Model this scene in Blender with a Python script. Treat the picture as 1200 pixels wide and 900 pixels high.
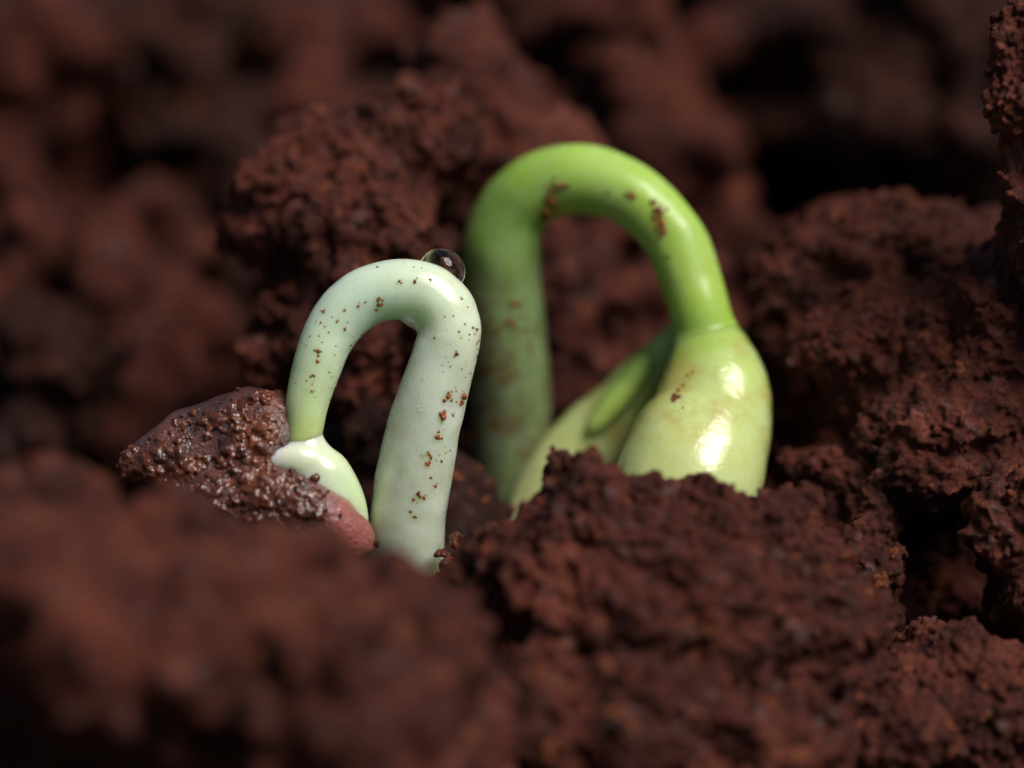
# Two bean seedlings breaking through red soil, macro close-up.  1 unit = 1 cm.
import bpy, math
import numpy as np
from mathutils import Vector, Matrix
from mathutils.bvhtree import BVHTree

sc = bpy.context.scene
for o in list(bpy.data.objects):
    bpy.data.objects.remove(o)
sc.unit_settings.system = 'METRIC'
sc.unit_settings.scale_length = 0.01

# ---------------------------------------------------------------- camera
PITCH = math.radians(24)
DIST = 18.0                       # lens to plane of focus
FRAME_W = 5.12                    # width of view in the plane of focus
F = np.array([0, math.cos(PITCH), -math.sin(PITCH)])
U = np.array([0, math.sin(PITCH), math.cos(PITCH)])
R = np.array([1.0, 0, 0])
cam_d = bpy.data.cameras.new('camera')
cam = bpy.data.objects.new('camera', cam_d)
sc.collection.objects.link(cam)
cam.location = Vector(-DIST * F)
cam.rotation_euler = (math.pi / 2 - PITCH, 0, 0)
cam_d.sensor_width = 36
cam_d.lens = 36 * DIST / FRAME_W
cam_d.clip_start = 0.1
cam_d.clip_end = 2000
cam_d.dof.use_dof = True
cam_d.dof.focus_distance = DIST
APERTURE = 0.92                   # diameter of the lens opening
cam_d.dof.aperture_fstop = cam_d.lens * 1e-3 / APERTURE
sc.camera = cam

# ---------------------------------------------------------------- sky, sun, exposure
SUN_DIR = Vector((0.46, -0.22, 0.85)).normalized()
w = bpy.data.worlds.new('World'); sc.world = w; w.use_nodes = True
nt = w.node_tree
bg = nt.nodes['Background']
sky = nt.nodes.new('ShaderNodeTexSky')
sky.sky_type = 'NISHITA'; sky.sun_disc = False; sky.ozone_density = 0.6; sky.dust_density = 1.0
sky.sun_elevation = math.asin(SUN_DIR.z)
sky.sun_rotation = math.atan2(SUN_DIR.x, SUN_DIR.y)
nt.links.new(sky.outputs[0], bg.inputs[0])
bg.inputs[1].default_value = 0.05
sun_d = bpy.data.lights.new('sun', 'SUN')
sun_d.energy = 5.0; sun_d.angle = math.radians(35); sun_d.color = (1.0, 0.96, 0.90)
sun = bpy.data.objects.new('sun', sun_d)
sc.collection.objects.link(sun)
sun.rotation_euler = (-SUN_DIR).to_track_quat('-Z', 'Y').to_euler()
sun.location = SUN_DIR * 30
vs = sc.view_settings
vs.view_transform = 'Standard'; vs.look = 'None'; vs.exposure = -0.36; vs.gamma = 1.0
vs.use_curve_mapping = False
sc.cycles.use_denoising = True
sc.cycles.max_bounces = 10
sc.cycles.transmission_bounces = 8

# ---------------------------------------------------------------- helpers
rng = np.random.default_rng(7)
PX = FRAME_W / 1200.0

def P(px, py, d=0.0):
    """a place in the soil bed: seen at (px, py) of the 1200x900 photo, d cm beyond the plane of focus"""
    s = PX * (DIST + d) / DIST
    return (px - 600) * s * R + (450 - py) * s * U + d * F

def lin(*c):
    return tuple(((v / 255 + 0.055) / 1.055) ** 2.4 if v / 255 > 0.04045 else v / 255 / 12.92 for v in c)

def ico(n):
    import bmesh
    bm = bmesh.new(); bmesh.ops.create_icosphere(bm, subdivisions=n, radius=1.0)
    v = np.array([x.co[:] for x in bm.verts]); f = np.array([[q.index for q in p.verts] for p in bm.faces])
    bm.free(); return v, f
ICO = {n: ico(n) for n in (1, 2, 3, 4, 5)}

def hash3(i, seed):
    i = i.astype(np.int64)
    h = (i[..., 0] * 73856093) ^ (i[..., 1] * 19349663) ^ (i[..., 2] * 83492791) ^ (seed * 2654435761)
    h = (h ^ (h >> 13)) * 1274126177 & 0x7fffffff
    h = (h ^ (h >> 15)) * 668265263 & 0x7fffffff
    return (h & 0xffffff) / float(0xffffff)

def vnoise(p, seed=0):
    """smooth value noise -1..1"""
    i = np.floor(p).astype(np.int64); f = p - i
    f = f * f * f * (f * (f * 6 - 15) + 10)
    out = np.zeros(len(p))
    for dx in (0, 1):
        for dy in (0, 1):
            for dz in (0, 1):
                wgt = (f[:, 0] if dx else 1 - f[:, 0]) * (f[:, 1] if dy else 1 - f[:, 1]) * (f[:, 2] if dz else 1 - f[:, 2])
                out += wgt * hash3(i + np.array([dx, dy, dz]), seed)
    return out * 2 - 1

def fbm(p, octv=3, seed=0):
    s = 0; a = 1.0
    for k in range(octv):
        s = s + a * vnoise(p * 2 ** k + 17.3 * k, seed + k); a *= 0.5
    return s

def rand_rot(n):
    q = rng.normal(size=(n, 4)); q /= np.linalg.norm(q, axis=1)[:, None]
    w_, x, y, z = q.T
    return np.stack([np.stack([1-2*(y*y+z*z), 2*(x*y-z*w_), 2*(x*z+y*w_)], -1),
                     np.stack([2*(x*y+z*w_), 1-2*(x*x+z*z), 2*(y*z-x*w_)], -1),
                     np.stack([2*(x*z-y*w_), 2*(y*z+x*w_), 1-2*(x*x+y*y)], -1)], 1)

def grains(centres, radii, sub=1, rough=0.28):
    """irregular soil crumbs, joined"""
    v, f = ICO[sub]; n = len(centres)
    if n == 0: return np.zeros((0, 3)), np.zeros((0, 3), int)
    V = np.repeat(v[None], n, 0) * (1 + rough * rng.uniform(-1, 1, (n, len(v), 1)))
    V *= rng.uniform(0.65, 1.2, (n, 1, 3))
    V = np.einsum('nij,nkj->nki', rand_rot(n), V) * radii[:, None, None] + centres[:, None]
    Fc = (f[None] + (np.arange(n) * len(v))[:, None, None]).reshape(-1, 3)
    return V.reshape(-1, 3), Fc

def blob(c, rx, ry, rd, rot=0.0, sub=3):
    """ellipsoid; rx, ry in photo pixels across/up, rd in cm in depth, rot degrees"""
    px, py, d = c
    s = PX * (DIST + d) / DIST
    a = math.radians(rot)
    A = math.cos(a) * R + math.sin(a) * U; B = -math.sin(a) * R + math.cos(a) * U
    v, f = ICO[sub]
    return P(px, py, d) + v[:, :1] * rx * s * A + v[:, 1:2] * ry * s * B + v[:, 2:] * rd * F, f

def join(parts):
    vs_, fs = [], []; k = 0
    for v, f in parts:
        vs_.append(v); fs.append(np.asarray(f) + k); k += len(v)
    return np.concatenate(vs_), np.concatenate(fs)

def mesh_from(v, f, name='mesh'):
    me = bpy.data.meshes.new(name)
    f = np.asarray(f); n, k = f.shape
    me.vertices.add(len(v)); me.vertices.foreach_set('co', np.asarray(v, np.float32).ravel())
    me.loops.add(n * k); me.loops.foreach_set('vertex_index', f.astype(np.int32).ravel())
    me.polygons.add(n); me.polygons.foreach_set('loop_start', np.arange(0, n * k, k, dtype=np.int32))
    me.polygons.foreach_set('loop_total', np.full(n, k, np.int32))
    me.update(calc_edges=True)
    return me

def coords(me):
    a = np.empty(len(me.vertices) * 3, np.float32); me.vertices.foreach_get('co', a)
    return a.reshape(-1, 3).astype(float)

def normals(me):
    a = np.empty(len(me.vertices) * 3, np.float32); me.vertex_normals.foreach_get('vector', a)
    return a.reshape(-1, 3).astype(float)

def setco(me, v):
    me.vertices.foreach_set('co', np.asarray(v, np.float32).ravel()); me.update()

def fuse(v, f, voxel, smooth=0):
    """one skin round overlapping shapes"""
    tmp = bpy.data.objects.new('tmp', mesh_from(v, f)); sc.collection.objects.link(tmp)
    m = tmp.modifiers.new('r', 'REMESH'); m.mode = 'VOXEL'; m.voxel_size = voxel
    if smooth:
        s = tmp.modifiers.new('s', 'SMOOTH'); s.factor = 0.5; s.iterations = smooth
    dg = bpy.context.evaluated_depsgraph_get()
    me = bpy.data.meshes.new_from_object(tmp.evaluated_get(dg))
    old = tmp.data; bpy.data.objects.remove(tmp); bpy.data.meshes.remove(old)
    return me

def surf_points(me, n):
    me.calc_loop_triangles()
    t = np.empty(len(me.loop_triangles) * 3, np.int32); me.loop_triangles.foreach_get('vertices', t); t = t.reshape(-1, 3)
    v = coords(me); a, b, c = v[t[:, 0]], v[t[:, 1]], v[t[:, 2]]
    nn = np.cross(b - a, c - a); ar = np.linalg.norm(nn, axis=1)
    k = rng.choice(len(t), n, p=ar / ar.sum())
    u, w_ = rng.random(n), rng.random(n); fl = u + w_ > 1; u[fl], w_[fl] = 1 - u[fl], 1 - w_[fl]
    return a[k] + (b[k] - a[k]) * u[:, None] + (c[k] - a[k]) * w_[:, None], nn[k] / (ar[k][:, None] + 1e-12), ar.sum() / 2

def add(name, me, mat, parent=None, smooth=True, **props):
    me.name = name
    o = bpy.data.objects.new(name, me); sc.collection.objects.link(o)
    if smooth: me.polygons.foreach_set('use_smooth', np.ones(len(me.polygons), bool))
    me.materials.clear(); me.materials.append(mat)
    if parent: o.parent = parent; o.matrix_parent_inverse = parent.matrix_world.inverted()
    for k, v in props.items(): o[k] = v
    return o

def root(name, loc, **props):
    o = bpy.data.objects.new(name, None); sc.collection.objects.link(o)
    o.location = Vector(loc); o.empty_display_size = 0.1
    for k, v in props.items(): o[k] = v
    bpy.context.view_layer.update()
    return o

# ---------------------------------------------------------------- materials
class N:
    def __init__(s, name):
        s.m = bpy.data.materials.new(name); s.m.use_nodes = True
        s.t = s.m.node_tree; s.b = s.t.nodes['Principled BSDF']
        s.co = s.n('ShaderNodeTexCoord').outputs['Object']
    def n(s, kind, **kw):
        x = s.t.nodes.new(kind)
        for k, v in kw.items(): setattr(x, k, v)
        return x
    def l(s, a, b): s.t.links.new(a, b)
    def noise(s, scale, detail=3, rough=0.6, dist=0.0):
        x = s.n('ShaderNodeTexNoise'); s.l(s.co, x.inputs['Vector'])
        x.inputs['Scale'].default_value = scale; x.inputs['Detail'].default_value = detail
        x.inputs['Roughness'].default_value = rough; x.inputs['Distortion'].default_value = dist
        return x.outputs[0]
    def voro(s, scale, out='Color', feature='F1'):
        x = s.n('ShaderNodeTexVoronoi', feature=feature); s.l(s.co, x.inputs['Vector'])
        x.inputs['Scale'].default_value = scale
        return x.outputs[out]
    def ramp(s, fac, stops):
        x = s.n('ShaderNodeValToRGB'); s.l(fac, x.inputs[0]); e = x.color_ramp.elements
        while len(e) < len(stops): e.new(0.5)
        for el, (p, c) in zip(e, stops):
            el.position = p; el.color = (*c, 1) if not isinstance(c, (int, float)) else (c, c, c, 1)
        return x.outputs[0]
    def mix(s, fac, a, b, mode='MIX'):
        x = s.n('ShaderNodeMix', data_type='RGBA', blend_type=mode)
        for sock, val in ((x.inputs[0], fac), (x.inputs[6], a), (x.inputs[7], b)):
            if hasattr(val, 'is_output'): s.l(val, sock)
            elif isinstance(val, (int, float)): sock.default_value = val
            else: sock.default_value = (*val, 1)
        return x.outputs[2]
    def bump(s, h, strength, dist, prev=None):
        x = s.n('ShaderNodeBump'); s.l(h, x.inputs['Height'])
        x.inputs['Strength'].default_value = strength; x.inputs['Distance'].default_value = dist
        if prev: s.l(prev, x.inputs['Normal'])
        return x.outputs[0]
    def set(s, **kw):
        for k, v in kw.items():
            k = k.replace('_', ' ')
            if hasattr(v, 'is_output'): s.l(v, s.b.inputs[k])
            else: s.b.inputs[k].default_value = v
        return s

def soil_mat(name, dark, mid, light, wet=0.0, matt=False):
    m = N(name)
    c = m.ramp(m.noise(9.0 if wet else 3.0, 6, 0.65), [(0.3, dark), (0.5, mid), (0.72, light)])
    c = m.mix(m.ramp(m.noise(1.3, 4, 0.6), [(0.40, 0.62), (0.60, 0.0)]), c, dark)        # damp patches
    # single grains with a colour of their own: ochre, grey-violet, dark iron
    cell = m.n('ShaderNodeSeparateColor'); m.l(m.voro(17), cell.inputs[0])
    c = m.mix(m.ramp(cell.outputs[0], [(0.93, 0), (0.97, 0.6)]), c, (0.26, 0.075, 0.025))
    c = m.mix(m.ramp(cell.outputs[1], [(0.95, 0), (0.98, 0.4)]), c, (0.17, 0.11, 0.10))
    c = m.mix(m.ramp(cell.outputs[2], [(0.80, 0), (0.90, 0.6)]), c, (0.035, 0.012, 0.010))
    c = m.mix(m.ramp(m.noise(60, 2), [(0.35, 0.55), (0.65, 1.0)]), (0, 0, 0), c)
    r = m.ramp(m.noise(9, 3), ([(0.3, 0.9), (0.6, 1.0)] if matt else [(0.36, 0.36), (0.46, 0.92)]) if not wet else [(0.3, 0.45), (0.6, 0.7)])
    b = m.bump(m.noise(45, 4, 0.7), 0.8, 0.02)
    b = m.bump(m.noise(150, 3, 0.7), 0.6, 0.006, b)
    m.set(Base_Color=c, Roughness=r, Normal=b)
    m.b.inputs['Specular IOR Level'].default_value = 0.25
    if wet:
        m.set(Coat_Weight=wet, Coat_Roughness=0.02, Coat_IOR=1.55)
        m.l(m.bump(m.noise(36, 2), 0.6, 0.02), m.b.inputs['Coat Normal'])
    return m.m

SOIL = soil_mat('red_soil', (0.036, 0.0078, 0.0046), (0.130, 0.0300, 0.0172), (0.225, 0.060, 0.035))
SOIL_DARK = soil_mat('shade_dark_red_soil', (0.014, 0.0034, 0.0020), (0.042, 0.0100, 0.0060), (0.080, 0.021, 0.0125))  # red soil in a darker copy, shade put into its colour
SOIL_MATT = soil_mat('shade_dark_matt_soil', (0.014, 0.0034, 0.0020), (0.042, 0.0100, 0.0060), (0.080, 0.021, 0.0125), matt=True)  # same dark copy without sheen: colour stands in for shade behind and in gaps
SOIL_FAR = soil_mat('drier_red_soil', (0.034, 0.0072, 0.0042), (0.112, 0.0255, 0.0145), (0.190, 0.050, 0.029), matt=True)
SOIL_CRUMB = soil_mat('rusty_soil', (0.07, 0.016, 0.007), (0.20, 0.046, 0.018), (0.33, 0.09, 0.035), wet=0.3)
SOIL_WET = soil_mat('wet_red_soil', (0.06, 0.013, 0.005), (0.21, 0.046, 0.014), (0.42, 0.125, 0.034), wet=1.0)

def plant_mat(name, stops, sss=0.6, radius=0.10, rough=0.34, blotch=None, coat=0.0, fibre=(0.62, 0.72, 0.34), veil=0.30, milk=0.28):
    """stops along the organ's length (attribute 'along', 0..1)"""
    m = N(name)
    a = m.n('ShaderNodeAttribute', attribute_name='along').outputs['Fac']
    c = m.ramp(a, stops)
    ring = m.n('ShaderNodeAttribute', attribute_name='ring').outputs['Vector']
    fb = m.n('ShaderNodeTexNoise'); m.l(ring, fb.inputs['Vector']); fb.inputs['Scale'].default_value = 1.0; fb.inputs['Detail'].default_value = 4
    fib = fb.outputs[0]
    c = m.mix(m.ramp(fib, [(0.42, 0.0), (0.72, 0.18)]), c, fibre)
    c = m.mix(m.ramp(m.noise(5, 4, 0.6), [(0.3, 0.0), (0.75, milk)]), c, (0.66, 0.78, 0.58))
    c = m.mix(m.ramp(m.noise(2.2, 3), [(0.45, 0.0), (0.75, veil)]), c, (0.25, 0.36, 0.08))
    if blotch:
        lo, hi, col, amt = blotch
        zone = m.ramp(a, [(lo - 0.06, 0.0), (lo, 1.0), (hi, 1.0), (min(1, hi + 0.08), 0.0)])
        spot = m.ramp(m.noise(4.5, 4, 0.65), [(0.46, 0.0), (0.62, amt)])
        x = m.n('ShaderNodeMath', operation='MULTIPLY'); m.l(zone, x.inputs[0]); m.l(spot, x.inputs[1])
        c = m.mix(x.outputs[0], c, col)
    b = m.bump(m.voro(70, 'Distance'), 0.10, 0.004)
    b = m.bump(m.noise(7, 2), 0.10, 0.03, b)
    b = m.bump(fib, 0.16, 0.010, b)
    if coat:
        m.l(m.bump(m.noise(6, 4, 0.55), 0.38, 0.04), m.b.inputs['Coat Normal'])
    m.set(Base_Color=c, Normal=b, Subsurface_Weight=sss, Subsurface_Scale=radius, Coat_Weight=coat, Coat_Roughness=0.12)
    m.b.inputs['Subsurface Radius'].default_value = (0.9, 1.0, 0.40)
    m.b.inputs['Specular IOR Level'].default_value = 0.4
    m.l(m.ramp(m.noise(22, 2), [(0.35, rough - 0.08), (0.65, rough + 0.1)]), m.b.inputs['Roughness'])
    return m.m

# ---------------------------------------------------------------- soil bed
def ground():
    n = 170
    gx = np.linspace(-1, 1, n); gx = np.sign(gx) * np.abs(gx) ** 1.6 * 22
    gy = np.linspace(-1, 1, n); gy = np.sign(gy) * np.abs(gy) ** 1.6 * 22 + 1
    X, Y = np.meshgrid(gx, gy); p = np.stack([X.ravel(), Y.ravel(), np.zeros(X.size)], 1)
    z = -1.9 + 0.35 * fbm(p * 0.7, 4, 3) - 2.2 * np.clip((p[:, 1] - 0.5) / 3, 0, 1)
    z -= 0.22 * np.abs(vnoise(p * 2.3, 11))
    p[:, 2] = z
    i = np.arange(n * n).reshape(n, n)
    f = np.stack([i[:-1, :-1], i[:-1, 1:], i[1:, 1:], i[1:, :-1]], -1).reshape(-1, 4)
    me = mesh_from(p, f)
    g = add('soil_ground', me, SOIL_MATT, kind='structure')  # dark ground colour stands in for deep shade between clods
    pts, pn, _ = surf_points(me, 60000)
    pts = pts[(np.abs(pts[:, 0]) < 5.5) & (pts[:, 1] > -3) & (pts[:, 1] < 11)][:14000]
    r = 0.035 * (0.26 / 0.035) ** (rng.random(len(pts)) ** 1.8)
    v, f = grains(pts, r, 1, 0.35)
    v, f = grains(np.vstack([pts, pts + rng.normal(0, 0.12, pts.shape)]), np.concatenate([r, r * 0.5]), 1, 0.35)
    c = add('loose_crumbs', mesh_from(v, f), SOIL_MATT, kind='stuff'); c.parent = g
    return g
ground()

def clod(label, blobs, voxel=0.022, lumps=0.10, lump_size=0.45, crumb=(0.025, 0.10), cover=1.2, fine=0.010,
         mat=None, name='soil_clod', seed=0, core_voxel=None, grit=0, rough=0.28, group='clods of red soil in the bed', category='soil clod'):
    """blobs: (px, py, d, rx, ry, rd, rot)"""
    global rng
    rng = np.random.default_rng(1000 + seed)
    core = fuse(*join([blob(b[:3], *b[3:]) for b in blobs]), voxel=core_voxel or max(0.05, voxel * 2.2))
    v, nn = coords(core), normals(core)
    off = rng.uniform(-50, 50, 3)
    v = v + nn * (lumps * fbm(v / lump_size + off, 3, seed) - 0.45 * lumps)[:, None]
    v = v + lumps * 0.5 * np.stack([vnoise(v / lump_size * 1.7 + off + 31 * k, seed + 5 + k) for k in range(3)], 1)
    v = v - nn * (lumps * 0.55 * np.clip(0.35 - np.abs(vnoise(v / lump_size * 1.3 + off + 77, seed + 60)), 0, 1) / 0.35)[:, None]   # cracks
    v = v + nn * (lumps * 0.45 * fbm(v / lump_size * 3.1 + off, 2, seed + 70))[:, None]
    setco(core, v)
    fcs = np.empty(len(core.polygons) * 4, np.int32)
    core.loops.foreach_get('vertex_index', fcs[:len(core.loops)]); fcs = fcs[:len(core.loops)].reshape(-1, 4)
    parts = [(v, np.concatenate([fcs[:, :3], fcs[:, [0, 2, 3]]]))]
    lo, hi = crumb
    area = surf_points(core, 10)[2]
    if cover > 0:
        # crumbs of falling size until they cover the clod 'cover' times
        nmax = int(cover * area / (math.pi * lo * hi)); nmax = min(nmax, 9000)
        pts, pn, _ = surf_points(core, nmax)
        keep = vnoise(pts / 0.35 + off + 9, seed + 3) > -0.2       # bare, smeared patches between
        pts, pn = pts[keep], pn[keep]
        r = lo * (hi / lo) ** (rng.random(len(pts)) ** 2.2)
        pts = pts + pn * (r * rng.uniform(-0.35, 0.55, len(r)))[:, None]
        parts.append(grains(pts, r, 1, rough))
    if grit:
        # fine grit clinging in drifts
        pts, pn, _ = surf_points(core, int(grit * area))
        pts = pts[vnoise(pts / 0.16 + off + 3, seed + 33) > -0.15]
        r = rng.uniform(0.011, 0.026, len(pts))
        parts.append(grains(pts + rng.normal(0, 0.012, pts.shape), r, 1, 0.3))
    me = fuse(*join(parts), voxel=voxel)
    v, nn = coords(me), normals(me)
    v = v + nn * (fine * fbm(v / 0.055 + off, 2, seed + 8))[:, None]
    v = v + nn * (fine * 0.6 * vnoise(v / 0.022 + off, seed + 88))[:, None]
    setco(me, v); bpy.data.meshes.remove(core)
    cz = v.mean(0); cz[2] = v[:, 2].min()
    setco(me, v - cz)
    o = add(name, me, mat or SOIL, label=label, category=category)
    o.location = Vector(cz)
    if group: o['group'] = group
    return o

# in front, out of focus
clod('large blurred clod in the lower left corner, in front of the seed',
     [(210, 750, -2.0, 250, 160, 0.9, -12), (380, 830, -1.9, 215, 185, 0.8, -20), (55, 676, -2.1, 185, 112, 0.7, 0),
      (250, 720, -1.9, 180, 95, 0.6, -15), (480, 880, -1.7, 130, 130, 0.6, 0), (30, 850, -1.35, 150, 115, 0.35, 0), (425, 726, -1.75, 88, 72, 0.4, -30)],
     voxel=0.03, lumps=0.13, lump_size=0.42, crumb=(0.04, 0.12), cover=0.9, seed=21)
clod('rough clod in front of the bright green seedling, hiding its lower cotyledons',
     [(760, 740, -0.75, 215, 150, 0.55, -8), (680, 596, -0.62, 60, 98, 0.35, 10), (805, 622, -0.55, 108, 70, 0.4, -4),
      (930, 670, -0.35, 88, 72, 0.35, -20), (885, 630, -0.48, 80, 58, 0.32, -6), (950, 780, -0.55, 95, 110, 0.45, 0), (612, 690, -0.6, 84, 96, 0.4, -25),
      (700, 860, -1.0, 190, 110, 0.6, 0), (870, 880, -0.8, 150, 100, 0.6, 0), (545, 740, -0.45, 60, 60, 0.3, 0)],
     voxel=0.0115, lumps=0.10, lump_size=0.30, crumb=(0.014, 0.050), cover=0.7, grit=800, seed=22)
clod('glinting crumbly clod in the lower right corner below the dark hole',
     [(1120, 830, -0.35, 110, 95, 0.4, -10), (1090, 770, -0.15, 55, 50, 0.2, 0), (1200, 860, -0.3, 90, 75, 0.4, 0), (1040, 870, -0.5, 80, 70, 0.4, 0)],
     voxel=0.0095, lumps=0.07, lump_size=0.25, crumb=(0.012, 0.036), cover=1.0, grit=1400, seed=23)
# the bank on the right
clod('broad crumbly bank of soil to the right of the bright green seedling',
     [(1060, 340, 1.5, 200, 105, 0.6, -4), (1090, 430, 1.0, 190, 100, 0.6, -4), (1125, 510, 0.55, 150, 78, 0.5, 6), (1215, 430, 0.7, 120, 175, 0.5, 0),
      (960, 430, 1.45, 105, 125, 0.5, 0), (1000, 570, 0.75, 105, 66, 0.5, 0), (1010, 690, 0.4, 60, 110, 0.4, 0)],
     voxel=0.0115, lumps=0.10, lump_size=0.32, crumb=(0.013, 0.038), cover=1.0, grit=1200, seed=24)
clod('dark ledge of soil over the hole at the right edge',
     [(1200, 610, 0.1, 75, 75, 0.4, 0), (1225, 700, 0.2, 70, 80, 0.4, 0), (1110, 700, 1.2, 130, 120, 0.4, 0), (1130, 600, 1.4, 120, 80, 0.4, 0)],
     voxel=0.0115, lumps=0.08, lump_size=0.28, crumb=(0.016, 0.06), cover=1.1, grit=900, seed=25)
clod('sharp grainy clod cut off by the upper right corner',
     [(1235, 80, -0.02, 84, 130, 0.2, 8), (1235, 180, 0.04, 62, 75, 0.2, 0), (1290, 260, 0.3, 110, 160, 0.5, 0)],
     voxel=0.0095, lumps=0.06, lump_size=0.25, crumb=(0.012, 0.034), cover=1.2, grit=1400, seed=26)
# behind the seedlings
clod('craggy clod rising behind the pale front seedling',
     [(400, 245, 1.35, 125, 115, 0.6, 20), (330, 240, 1.25, 75, 75, 0.4, 0), (440, 330, 1.2, 105, 130, 0.5, 0), (390, 400, 1.3, 110, 120, 0.5, 0),
      (470, 170, 1.6, 90, 80, 0.5, 30)],
     voxel=0.015, lumps=0.10, lump_size=0.30, crumb=(0.016, 0.055), cover=1.0, grit=600, seed=27)
clod('tall smooth peaked clod behind the top of the bright green arch',
     [(560, 150, 2.3, 95, 150, 0.55, 25), (620, 200, 2.2, 100, 90, 0.6, -30), (510, 80, 2.2, 50, 60, 0.4, 0), (600, 330, 2.3, 130, 190, 0.6, 0)],
     voxel=0.028, lumps=0.09, lump_size=0.35, crumb=(0.03, 0.09), cover=0.6, seed=28)
clod('shadowed clod seen through the bright green arch',
     [(730, 370, 2.6, 150, 150, 0.7, 0), (700, 540, 2.2, 200, 140, 0.7, 0)],
     voxel=0.035, lumps=0.16, lump_size=0.45, crumb=(0.04, 0.14), cover=0.9, seed=29)
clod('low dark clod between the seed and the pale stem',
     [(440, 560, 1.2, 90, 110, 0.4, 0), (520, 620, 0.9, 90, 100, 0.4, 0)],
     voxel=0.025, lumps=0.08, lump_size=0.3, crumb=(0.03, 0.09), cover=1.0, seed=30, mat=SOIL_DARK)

far = [
    ('blurred clod in the upper left corner', [(60, 90, 4.6, 120, 105, 0.8, 0), (20, 180, 4.6, 110, 90, 0.8, 0)]),
    ('blurred clod at the top edge left of the dark gap', [(215, 70, 4.8, 85, 95, 0.8, 0), (200, 170, 4.6, 90, 80, 0.7, 0)]),
    ('blurred round lump behind the left shoulder of the craggy clod', [(370, 125, 4.2, 55, 65, 0.5, 0), (390, 60, 5.2, 130, 60, 0.7, 0)]),
    ('blurred clod halfway up the left edge', [(45, 300, 3.9, 100, 75, 0.7, -20), (-20, 370, 3.8, 110, 90, 0.7, 0)]),
    ('blurred clod left of the craggy clod, in the upper left quarter', [(170, 290, 3.6, 80, 75, 0.6, 10), (150, 370, 3.7, 100, 60, 0.6, 0)]),
    ('dark blurred clod at the left edge behind the seed', [(40, 450, 2.9, 105, 75, 0.6, 0), (0, 520, 2.6, 110, 70, 0.6, 0)]),
    ('brown blurred clod above the bright green arch', [(760, 110, 4.0, 105, 110, 0.7, -35), (700, 30, 4.6, 110, 70, 0.7, 0), (820, 200, 3.8, 90, 120, 0.7, 0)]),
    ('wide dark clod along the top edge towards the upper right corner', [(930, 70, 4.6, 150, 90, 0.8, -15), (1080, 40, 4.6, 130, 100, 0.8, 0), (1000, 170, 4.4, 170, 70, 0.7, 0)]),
    ('very blurred clod at the top edge above the tall peaked clod', [(560, -20, 6.5, 150, 70, 0.9, 0)]),
    ('very blurred clod at the top edge above the bright green arch', [(800, -30, 6.8, 140, 80, 0.9, 0)]),
    ('dark blurred clod left of the sharp corner clod', [(1120, 190, 3.6, 110, 80, 0.6, 0), (1230, 120, 3.9, 120, 130, 0.7, 0)]),
    ('low blurred clod behind the crumbly bank', [(900, 330, 3.2, 130, 110, 0.6, 0)]),
    ('low blurred clod deep behind the seed', [(230, 480, 3.2, 130, 90, 0.6, 0), (300, 560, 2.4, 140, 80, 0.5, 0)]),
]
for k, (lab, bl) in enumerate(far):
    bl = [(a, b, c, rx * 0.92, ry * 0.92, rd, t) for a, b, c, rx, ry, rd, t in bl] + [(a, b + 190, c + 0.5, rx * 0.8, 210, rd * 0.8, 0) for a, b, c, rx, ry, rd, t in bl[:1]]
    clod(lab, bl, voxel=0.05, lumps=0.26, lump_size=0.5, crumb=(0.06, 0.24), cover=1.3, fine=0.02, seed=40 + k, mat=SOIL_MATT if 'dark' in lab else SOIL_FAR)  # clods labelled dark get shade painted into their soil colour

# ---------------------------------------------------------------- seedlings
def catmull(pts, n):
    p = np.array(pts, float); p = np.vstack([2 * p[0] - p[1], p, 2 * p[-1] - p[-2]])
    m = len(p) - 3; t = np.linspace(0, m - 1e-9, n); i = t.astype(int); u = (t - i)[:, None]
    a, b, c, d = p[i], p[i + 1], p[i + 2], p[i + 3]
    return 0.5 * (2 * b + (c - a) * u + (2 * a - 5 * b + 4 * c - d) * u ** 2 + (3 * b - a - 3 * c + d) * u ** 3)

def tube(ctrl, n=110, seg=36, flat=1.0, dd=0.0):
    """ctrl rows: px, py, d, width in px.  Returns verts, tris, centreline"""
    q = catmull(ctrl, n); q[:, 2] += dd
    c = np.array([P(*r[:3]) for r in q]); rad = q[:, 3] / 2 * PX * (DIST + q[:, 2]) / DIST
    tan = np.gradient(c, axis=0); tan /= np.linalg.norm(tan, axis=1)[:, None]
    side = np.cross(tan, F); side /= np.linalg.norm(side, axis=1)[:, None]
    up = np.cross(side, tan)
    an = np.linspace(0, 2 * math.pi, seg, endpoint=False)
    ring = np.cos(an)[None, :, None] * side[:, None] + flat * np.sin(an)[None, :, None] * up[:, None]
    V = (c[:, None] + ring * rad[:, None, None]).reshape(-1, 3)
    fs = []
    for i in range(n - 1):
        for j in range(seg):
            a, b = i * seg + j, i * seg + (j + 1) % seg
            fs += [(a, b, b + seg), (a, b + seg, a + seg)]
    V = np.vstack([V, c[0], c[-1]]); e = n * seg
    for j in range(seg):
        k = (j + 1) % seg
        fs += [(e, k, j), (e + 1, (n - 1) * seg + j, (n - 1) * seg + k)]
    return V, np.array(fs)[:, ::-1], c

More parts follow.
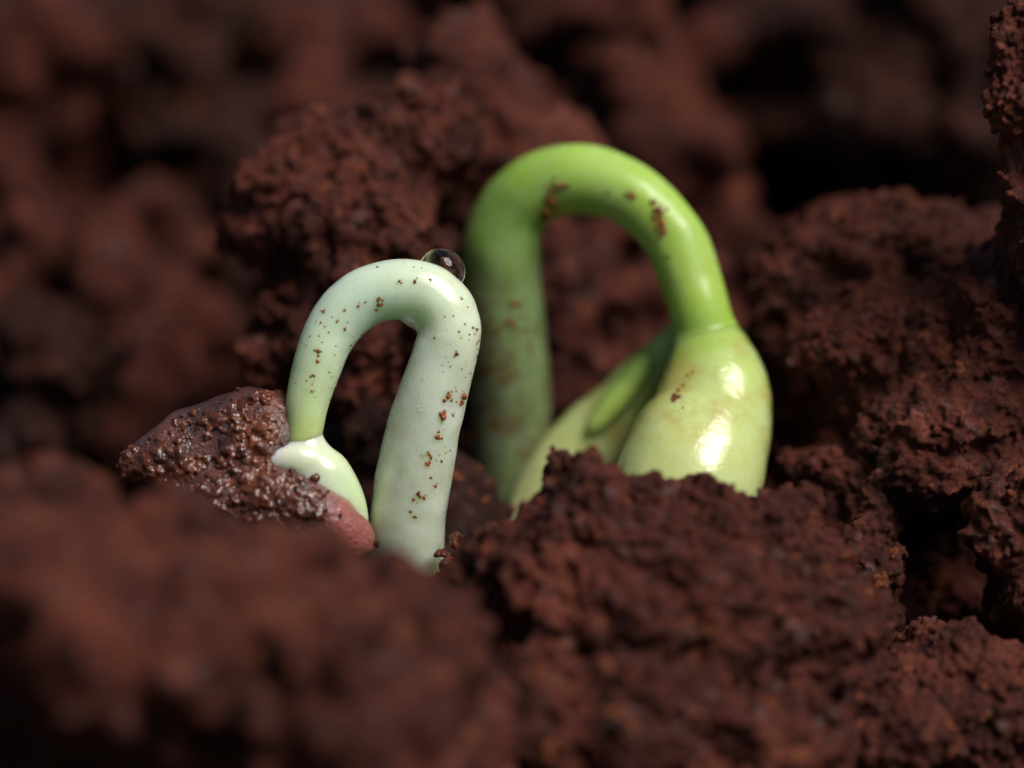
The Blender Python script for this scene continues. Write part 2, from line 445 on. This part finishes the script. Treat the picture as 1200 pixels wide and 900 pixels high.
def along_attr(me, c):
    v = coords(me); d2 = ((v[:, None, :] - c[None, ::2]) ** 2).sum(-1) if len(v) * len(c) < 6e7 else None
    t = np.argmin(d2, 1) / (len(c[::2]) - 1)
    a = me.attributes.new('along', 'FLOAT', 'POINT'); a.data.foreach_set('value', t.astype(np.float32))
    # position round the axis, for lengthwise fibres
    cc_ = c[::2]; k = np.argmin(d2, 1)
    tan = np.gradient(cc_, axis=0); tan /= np.linalg.norm(tan, axis=1)[:, None]
    e = v - cc_[k]; e -= tan[k] * (e * tan[k]).sum(1)[:, None]; e /= np.linalg.norm(e, axis=1)[:, None] + 1e-9
    side = np.cross(tan[k], F)
    x = (e * side).sum(1); y = e @ F
    a = me.attributes.new('ring', 'FLOAT_VECTOR', 'POINT')
    a.data.foreach_set('vector', np.stack([x * 5, y * 5, t * 5], 1).astype(np.float32).ravel())

def organ(name, shapes, mat, parent, centre, voxel=0.014, smooth=6, wobble=0.006, seed=0, **props):
    me = fuse(*join(shapes), voxel=voxel, smooth=smooth)
    v, nn = coords(me), normals(me)
    v = v + nn * (wobble * fbm(v / 0.22 + seed, 2, seed))[:, None]
    setco(me, v); along_attr(me, centre)
    setco(me, v - np.array(parent.location))
    return _attach(name, me, mat, parent, props)

def _attach(name, me, mat, parent, props):
    o = add(name, me, mat, **props); o.parent = parent; return o

def bvh_of(o, parent):
    v = coords(o.data) + np.array(parent.location)
    return BVHTree.FromPolygons([Vector(x) for x in v], [list(p.vertices) for p in o.data.polygons])

CAM = np.array(cam.location)
def on_surface(bvh, px, py):
    d = P(px, py, 0) - CAM; d /= np.linalg.norm(d)
    h = bvh.ray_cast(Vector(CAM), Vector(d))
    return h[0], h[1]

def specks(spots, bvh, mat, parent, name='soil_specks', sink=0.25, sub=2, **props):
    """spots: (px, py, radius in px)"""
    c, r = [], []
    for px, py, rp in spots:
        loc, nor = on_surface(bvh, px, py)
        if loc is None: continue
        rr = rp * PX
        if name == 'soil_specks' and rp > 1.5:              # each fleck is a few grains huddled together
            for _ in range(4):
                q = rng.normal(0, 0.62 * rr, 3); q -= np.array(nor) * (q @ np.array(nor)) * 0.8
                c.append(np.array(loc) + q); r.append(rr * rng.uniform(0.25, 0.62))
            rr *= 0.72
        c.append(np.array(loc) + np.array(nor) * rr * (0.35 - sink)); r.append(rr)
    v, f = grains(np.array(c), np.array(r), sub, 0.0 if 'water' in name else 0.3)
    o = add(name, mesh_from(v - np.array(parent.location), f), mat, kind='stuff', **props)
    o.parent = parent
    return o

rng = np.random.default_rng(77)
# --- pale seedling in front
base1 = P(478, 672, 0.22)
sd1 = root('bean_seedling', base1, label='pale green bean seedling with a water drop on its short arched stem',
           category='seedling', group='bean seedlings')
c1 = [(492, 760, 0.40, 88), (479, 690, 0.26, 90), (477, 620, 0.16, 89), (488, 540, 0.08, 87), (505, 470, 0.03, 82), (521, 415, 0.0, 77),
      (526, 382, 0.0, 75), (514, 356, 0.0, 74), (490, 342, 0.0, 71), (462, 339, 0.0, 69), (432, 346, 0.0, 67), (405, 365, 0.0, 65),
      (385, 393, -0.01, 61), (372, 428, -0.02, 57), (362, 465, -0.03, 51), (357, 496, -0.04, 46), (355, 520, -0.05, 46), (354, 545, -0.05, 50)]
PALE = plant_mat('pale_hypocotyl', [(0.0, lin(204, 214, 194)), (0.25, lin(214, 224, 202)), (0.45, lin(216, 230, 202)), (0.62, lin(212, 234, 212)),
                                    (0.80, lin(206, 226, 178)), (0.92, lin(178, 200, 104)), (1.0, lin(176, 186, 70))], sss=1.0, radius=0.20, rough=0.27, coat=0.3, fibre=(0.74, 0.80, 0.62), veil=0.10, blotch=(0.10, 0.42, (0.50, 0.27, 0.13), 0.16))
tv, tf, cl1 = tube(c1)
folds = [blob((481, 375, 0.02), 20, 8, 0.10, -40, 3), blob((396, 381, -0.112), 18, 6, 0.02, -32, 3)]
stem1 = organ('stem', [(tv, tf)] + folds, PALE, sd1, cl1, voxel=0.012, smooth=4, wobble=0.009, seed=2)

COT1 = plant_mat('white_cotyledon', [(0.0, lin(232, 234, 214)), (0.5, lin(222, 230, 198)), (1.0, lin(198, 220, 166))], sss=0.9, radius=0.10, rough=0.26, coat=0.5, veil=0.06, fibre=(0.8, 0.84, 0.7))
ta = tube([(356, 500, -0.04, 40), (357, 520, -0.05, 50), (362, 543, -0.04, 74), (375, 570, -0.02, 86), (390, 602, 0.0, 84), (404, 640, 0.03, 60)], 50, 36, 0.85)
tb = tube([(376, 548, -0.08, 46), (350, 540, -0.12, 42), (322, 539, -0.13, 26), (300, 538, -0.12, 14), (290, 537, -0.11, 4)], 40, 30, 0.8)
shp = [ta[:2], tb[:2]]
cot1 = organ('cotyledon', shp, COT1, sd1, np.linspace(P(310, 545, 0), P(410, 590, 0.05), 30), voxel=0.012, smooth=14, wobble=0.004, seed=5,
             label='whitish cotyledon swelling out of the split seed coat')

# seed coat with its crust of wet soil
m = N('seed_coat_skin')
cc = m.ramp(m.noise(2.6, 4, 0.55), [(0.34, (0.022, 0.008, 0.012)), (0.48, (0.095, 0.024, 0.016)), (0.60, (0.22, 0.065, 0.040)), (0.74, (0.36, 0.18, 0.11))])
a = m.n('ShaderNodeAttribute', attribute_name='along').outputs['Fac']
cc = m.mix(m.ramp(a, [(0.74, 0.0), (0.93, 0.8)]), cc, (0.46, 0.12, 0.10))
m.set(Base_Color=cc, Roughness=0.4, Coat_Weight=1.0, Coat_Roughness=0.05, Subsurface_Weight=0.25, Subsurface_Scale=0.05,
      Normal=m.bump(m.noise(30, 5, 0.7), 0.9, 0.03))
m.l(m.bump(m.noise(34, 3), 0.8, 0.02), m.b.inputs['Coat Normal'])
m.b.inputs['Subsurface Radius'].default_value = (1, 0.4, 0.3)
tc = tube([(134, 546, 0.0, 8), (168, 541, 0.02, 58), (215, 537, 0.06, 108), (262, 538, 0.10, 152), (302, 548, 0.12, 182), (334, 572, 0.10, 136), (368, 598, 0.06, 94),
           (402, 620, 0.03, 66), (424, 632, 0.02, 34), (432, 637, 0.02, 6)], 80, 48, 0.8)
td = tube([(200, 574, 0.0, 30), (250, 580, -0.06, 74), (300, 588, -0.10, 92), (338, 596, -0.12, 88), (374, 609, -0.12, 74), (404, 624, -0.10, 58), (424, 636, -0.07, 36), (434, 644, -0.05, 8)], 70, 40, 0.9)
shp = [tc[:2], td[:2]]
coat = organ('seed_coat', shp, m.m, sd1, np.linspace(P(160, 530, 0), P(430, 620, 0), 30), voxel=0.012, smooth=4, wobble=0.028, seed=9,
             label='brown and pink seed coat crusted with wet soil grains')
cb = bvh_of(coat, sd1)
sp = []
def scatter(cx, cy, sx, sy, rot, n, r0, r1):
    a_ = math.radians(rot)
    for _ in range(n):
        x, y = rng.normal(0, 0.5, 2); r = r0 * (r1 / r0) ** (rng.random() ** 2)
        sp.append((cx + x * sx * math.cos(a_) - y * sy * math.sin(a_), cy - x * sx * math.sin(a_) - y * sy * math.cos(a_), r))
for k in range(120):                                   # clusters of grains, big and small
    x = rng.uniform(140, 400); lo_ = 545 - 0.55 * (x - 140) if x < 330 else 540 + (x - 330) * 0.9
    y = rng.uniform(lo_, 560 + 0.42 * max(0, x - 200) + 25)
    scatter(x, y, rng.uniform(10, 26), rng.uniform(7, 18), rng.uniform(-40, 40), rng.integers(8, 34), 1.4, rng.uniform(3.5, 8))
scatter(315, 572, 50, 26, -15, 220, 1.5, 6)
for k in range(900):
    sp.append((rng.uniform(138, 392), rng.uniform(440, 640), rng.uniform(0.9, 2.6)))
scatter(345, 582, 44, 14, -28, 120, 1.3, 4.5)
scatter(160, 541, 26, 14, 10, 120, 1.5, 7)
scatter(250, 492, 60, 20, 25, 90, 1.5, 7)
sp = [s for s in sp if not (s[0] > 384 and s[1] > 580 and rng.random() < 0.85) and not (abs(s[0] - 235) < 22 and abs(s[1] - 525) < 10)]
c_, r_ = [], []
for px, py, rp in sp:
    loc, nor = on_surface(cb, px, py)
    if loc is None: continue
    c_.append(np.array(loc) + np.array(nor) * rp * PX * rng.uniform(-0.2, 0.6)); r_.append(rp * PX)
me = fuse(*grains(np.array(c_), np.array(r_), 2, 0.30), voxel=0.0075)
v = coords(me); setco(me, v - np.array(sd1.location))
g = add('soil_grains', me, SOIL_WET, kind='stuff', label='glistening wet red soil grains stuck to the seed coat')
g.parent = coat

SPECK = soil_mat('soil_speck', (0.32, 0.065, 0.02), (0.52, 0.115, 0.034), (0.62, 0.17, 0.055), wet=0.25)
b1 = bvh_of(stem1, sd1)
sp1 = [(485, 313, 1.2), (494, 314, 1), (442, 313, 1.4), (468, 330, 2.8), (486, 330, 3.0), (505, 328, 2.0), (444, 350, 4.2), (446, 358, 2.2), (428, 354, 1.6),
       (419, 359, 1.8), (404, 364, 2.0), (441, 363, 1.6), (395, 377, 2.0), (404, 386, 2.2), (379, 366, 2.2), (376, 378, 1.6), (373, 412, 3.6), (372, 424, 3.4),
       (373, 417, 2.2), (367, 440, 2.6), (366, 450, 1.6), (366, 459, 2.0), (363, 394, 1.2), (359, 405, 1.2), (554, 384, 2.2), (559, 386, 2.4), (538, 389, 1.8),
       (535, 415, 3.2), (559, 417, 2.2), (559, 430, 2.6), (551, 437, 1.6), (556, 449, 5.2), (552, 452, 3.6), (525, 465, 4.4), (529, 469, 2.2), (543, 464, 4.8), (541, 470, 3.8),
       (539, 474, 2.2), (519, 489, 6.0), (521, 483, 3.0), (512, 512, 4.5), (514, 506, 2.2), (531, 486, 2.2), (503, 533, 3.2), (501, 544, 3.4), (517, 540, 2.2), (490, 578, 3.4), (485, 585, 3.0),
       (510, 570, 2.6), (497, 583, 3.6), (481, 600, 2.2), (485, 606, 2.4), (505, 560, 2.0), (560, 400, 1.4), (545, 380, 1.2), (541, 350, 1.6), (548, 360, 1.4), (550, 392, 1.4)]
for _ in range(110):
    k = rng.random()
    if k < 0.6: sp1.append((rng.normal(556 - 0.22 * 0, 5) - 0 if k < 0.25 else rng.normal(530, 14), rng.uniform(350, 540), rng.uniform(0.5, 1.3)))
    else: sp1.append((rng.normal(395, 25), rng.uniform(340, 470), rng.uniform(0.5, 1.2)))
specks(sp1, b1, SPECK, sd1, label='rust red soil specks stuck to the pale stem')

pp = []
for _ in range(170):
    k = rng.random(); 
    if k < 0.35: y = rng.uniform(405, 490); pp.append((405 - (y - 405) * 0.27 + rng.normal(-3, 3), y, rng.uniform(0.4, 0.9)))
    elif k < 0.7: pp.append((rng.normal(516, 9), rng.uniform(380, 450), rng.uniform(0.5, 1.0)))
    else: pp.append((rng.normal(492, 10), rng.uniform(460, 560), rng.uniform(0.5, 1.2)))
PAP = plant_mat('papillae', [(0.0, lin(214, 228, 196)), (1.0, lin(214, 228, 196))], sss=0.3, radius=0.03, rough=0.15, coat=0.8)
specks(pp, b1, PAP, sd1, name='papillae', sink=0.3, sub=1)
mW = N('water_film'); mW.set(Base_Color=(1, 1, 1, 1), Roughness=0.0, IOR=1.333, Transmission_Weight=1.0)
specks([(497, 531, 4.0), (497, 535, 3.0), (474, 551, 5.0), (499, 582, 2.5), (401, 416, 2.5)], b1, mW.m, sd1, name='water_beads', sink=0.5, sub=3)

rng = np.random.default_rng(78)
# --- bright green seedling behind
base2 = P(592, 640, 1.55)
sd2 = root('bean_seedling', base2, label='bright green bean seedling with a tall arched stem and two glossy cotyledons', category='seedling', group='bean seedlings')
c2 = [(590, 720, 1.45, 98), (592, 640, 1.30, 98), (597, 560, 1.18, 96), (600, 480, 1.08, 94), (594, 400, 1.0, 97), (588, 330, 0.92, 95), (588, 285, 0.86, 93),
      (603, 245, 0.80, 84), (635, 219, 0.74, 83), (678, 211, 0.68, 83), (722, 220, 0.62, 80), (760, 244, 0.58, 77), (789, 281, 0.55, 74), (808, 325, 0.52, 72),
      (820, 365, 0.50, 70), (828, 400, 0.50, 69), (834, 432, 0.52, 74)]
GREEN = plant_mat('bright_hypocotyl', [(0.0, lin(96, 112, 70)), (0.22, lin(112, 128, 84)), (0.36, lin(112, 138, 72)), (0.48, lin(124, 164, 48)), (0.62, lin(164, 200, 76)),
                                       (0.78, lin(162, 196, 66)), (0.92, lin(162, 194, 56)), (1.0, lin(160, 196, 66))], sss=0.7, radius=0.11, rough=0.30,
                  blotch=(0.10, 0.30, (0.16, 0.065, 0.025), 0.9), milk=0.20, fibre=(0.50, 0.62, 0.18))
tv, tf, cl2 = tube(c2, dd=0.25)
stem_shape = (tv, tf)
COT2 = plant_mat('glossy_cotyledon', [(0.0, lin(160, 196, 66)), (0.16, lin(178, 202, 88)), (0.6, lin(208, 216, 134)), (1.0, lin(212, 212, 140))], sss=0.85, radius=0.14,
                 rough=0.22, coat=0.9, blotch=(0.10, 0.55, (0.50, 0.38, 0.08), 0.6), milk=0.34, fibre=(0.62, 0.70, 0.34))
tv, tf, clA = tube([(822, 366, 0.50, 64), (827, 392, 0.50, 78), (832, 412, 0.47, 95), (836, 432, 0.44, 113), (838, 456, 0.40, 130), (835, 490, 0.34, 146), (820, 530, 0.24, 166), (804, 575, 0.14, 172),
                    (788, 620, 0.08, 150), (776, 650, 0.08, 90), (770, 668, 0.08, 20)], 90, 40, 0.86, dd=0.25)
def part_plant(shapes, cA, cB, names, mats, parent, voxel, smooth, wobble, seed, labels):
    """one continuous skin, parted into two organs where their axes meet"""
    me = fuse(*join(shapes), voxel=voxel, smooth=smooth)
    v, nn = coords(me), normals(me)
    v = v + nn * (wobble * fbm(v / 0.35 + seed, 2, seed))[:, None]
    setco(me, v); nn = normals(me)
    cA, cB = cA[::2], cB[::2]; allc = np.vstack([cA, cB])
    near = np.argmin(((v[:, None] - allc[None]) ** 2).sum(-1), 1)
    fcs = np.empty(len(me.loops), np.int32); me.loops.foreach_get('vertex_index', fcs); fcs = fcs.reshape(-1, 4)
    inB = (near[fcs] >= len(cA)).sum(1) >= 2
    out = []
    for sel, c, nm, mt, lb in ((~inB, cA, names[0], mats[0], labels[0]), (inB, cB, names[1], mats[1], labels[1])):
        ff = fcs[sel]; used, inv = np.unique(ff, return_inverse=True)
        m2 = mesh_from(v[used], inv.reshape(-1, 4)); along_attr(m2, np.repeat(c, 2, 0))
        setco(m2, v[used] - np.array(parent.location))
        o = _attach(nm, m2, mt, parent, {'label': lb} if lb else {})
        m2.normals_split_custom_set_from_vertices(nn[used].tolist())
        out.append(o)
    return out
kA = int(np.argmin(((clA - cl2[-9]) ** 2).sum(1))) + 2
stem2, cotA = part_plant([stem_shape, (tv, tf)], cl2[:-8], clA[kA:], ('stem', 'cotyledon'), (GREEN, COT2), sd2, 0.015, 9, 0.010, 14,
                         (None, 'broad shiny cotyledon under the stem'))
tv, tf, clB = tube([(815, 378, 0.62, 36), (790, 405, 0.66, 48), (756, 444, 0.76, 62), (718, 488, 0.84, 80), (682, 530, 0.86, 90), (642, 580, 0.86, 84),
                    (608, 622, 0.84, 48), (588, 646, 0.84, 16)], 70, 40, 0.75, dd=0.36)
shp = [(tv, tf)]
cotB = organ('cotyledon', shp, COT2, sd2, np.linspace(P(800, 398, 0.7), P(590, 640, 0.8), 40), voxel=0.016, smooth=7, wobble=0.01, seed=16,
             label='narrow cotyledon slanting down behind the broad one')
shp = [blob((728, 462, 1.04), 15, 62, 0.07, -40), blob((745, 440, 1.03), 14, 36, 0.06, -38)]
LEAF2 = plant_mat('leaf_fold', [(0.0, lin(178, 216, 92)), (1.0, lin(190, 218, 104))], milk=0.05, sss=0.6, radius=0.08, rough=0.25, coat=0.4)
organ('leaf_fold', shp, LEAF2, sd2, np.linspace(P(745, 415, 0.6), P(735, 480, 0.6), 20), voxel=0.012, smooth=5, seed=18)
b2 = bvh_of(stem2, sd2)
sp2 = [(661, 217, 4.5), (655, 221, 3.2), (647, 224, 4.2), (644, 234, 4.6), (640, 248, 6), (650, 238, 3.2), (637, 255, 5), (764, 238, 4.4), (768, 246, 5), (774, 250, 4.4), (766, 255, 3.4),
       (776, 262, 5), (777, 272, 4.6), (770, 266, 3), (740, 229, 4.2), (734, 228, 3), (712, 226, 2.4), (725, 247, 2), (783, 300, 2), (600, 358, 4), (608, 356, 4), (600, 378, 4.6), (605, 386, 3)]
for _ in range(60):
    k = rng.random()
    if k < 0.4: sp2.append((rng.normal(646, 8), rng.normal(238, 10), rng.uniform(0.8, 2.2)))
    elif k < 0.8: sp2.append((rng.normal(770, 6), rng.normal(255, 12), rng.uniform(0.8, 2.2)))
    else: sp2.append((rng.normal(604, 12), rng.uniform(340, 500), rng.uniform(1, 3)))
specks(sp2, b2, SPECK, sd2, label='brown soil specks stuck to the green arch')
specks([(791, 464, 5), (795, 458, 3), (790, 470, 3), (800, 452, 2.5), (806, 440, 2.5), (812, 436, 2.0), (800, 478, 2)], bvh_of(cotA, sd2), SPECK, sd2)

# ---------------------------------------------------------------- water drop
m = N('water'); m.set(Base_Color=(1, 1, 1, 1), Roughness=0.0, IOR=1.333, Transmission_Weight=1.0)
v, f = ICO[5]
v = v * 28 * PX * (1 + 0.02 * fbm(v * 1.3, 2, 4))[:, None]
axis = np.array(0.45 * R + 0.75 * U + 0.3 * F); axis /= np.linalg.norm(axis)
v = v - np.outer(v @ axis, axis) * 0.10                       # slightly flattened where it sits
o = add('water_drop', mesh_from(v, f), m.m, label='clear round water drop perched on the top of the pale arch', category='water drop')
o.location = Vector(P(518, 317, 0.09))

# ---------------------------------------------------------------- loose crumbs at the foot of the pale stem
for lab, px, py, d, r in [('small reddish soil crumb touching the foot of the pale stem', 517, 650, 0.0, 11),
                          ('small pinkish crumb just right of the pale stem foot, uppermost of its cluster', 532, 634, 0.02, 12),
                          ('dark crumbly lump at the very foot of the pale stem', 505, 704, -0.22, 36),
                          ('small rusty crumb in the gap between the pale stem and the front clod', 536, 664, -0.05, 14),
                          ('tiny orange crumb at the tip of the narrow cotyledon', 563, 626, 0.1, 9),
                          ('small dark crumb wedged between the front clods below the pale stem', 468, 706, -0.35, 26),
                          ('tiny dark crumb between the seed coat and the pale stem', 443, 636, -0.2, 9)]:
    clod(lab, [(px, py, d, r, r * 0.85, r * PX, 20)], voxel=0.012, lumps=0.03, lump_size=0.07, crumb=(0.010, 0.030), cover=2.2, fine=0.004, core_voxel=0.014,
         mat=SOIL_CRUMB if 'dark' not in lab else SOIL, name='soil_crumb', group='loose crumbs round the pale stem', category='soil crumb', seed=int(px))
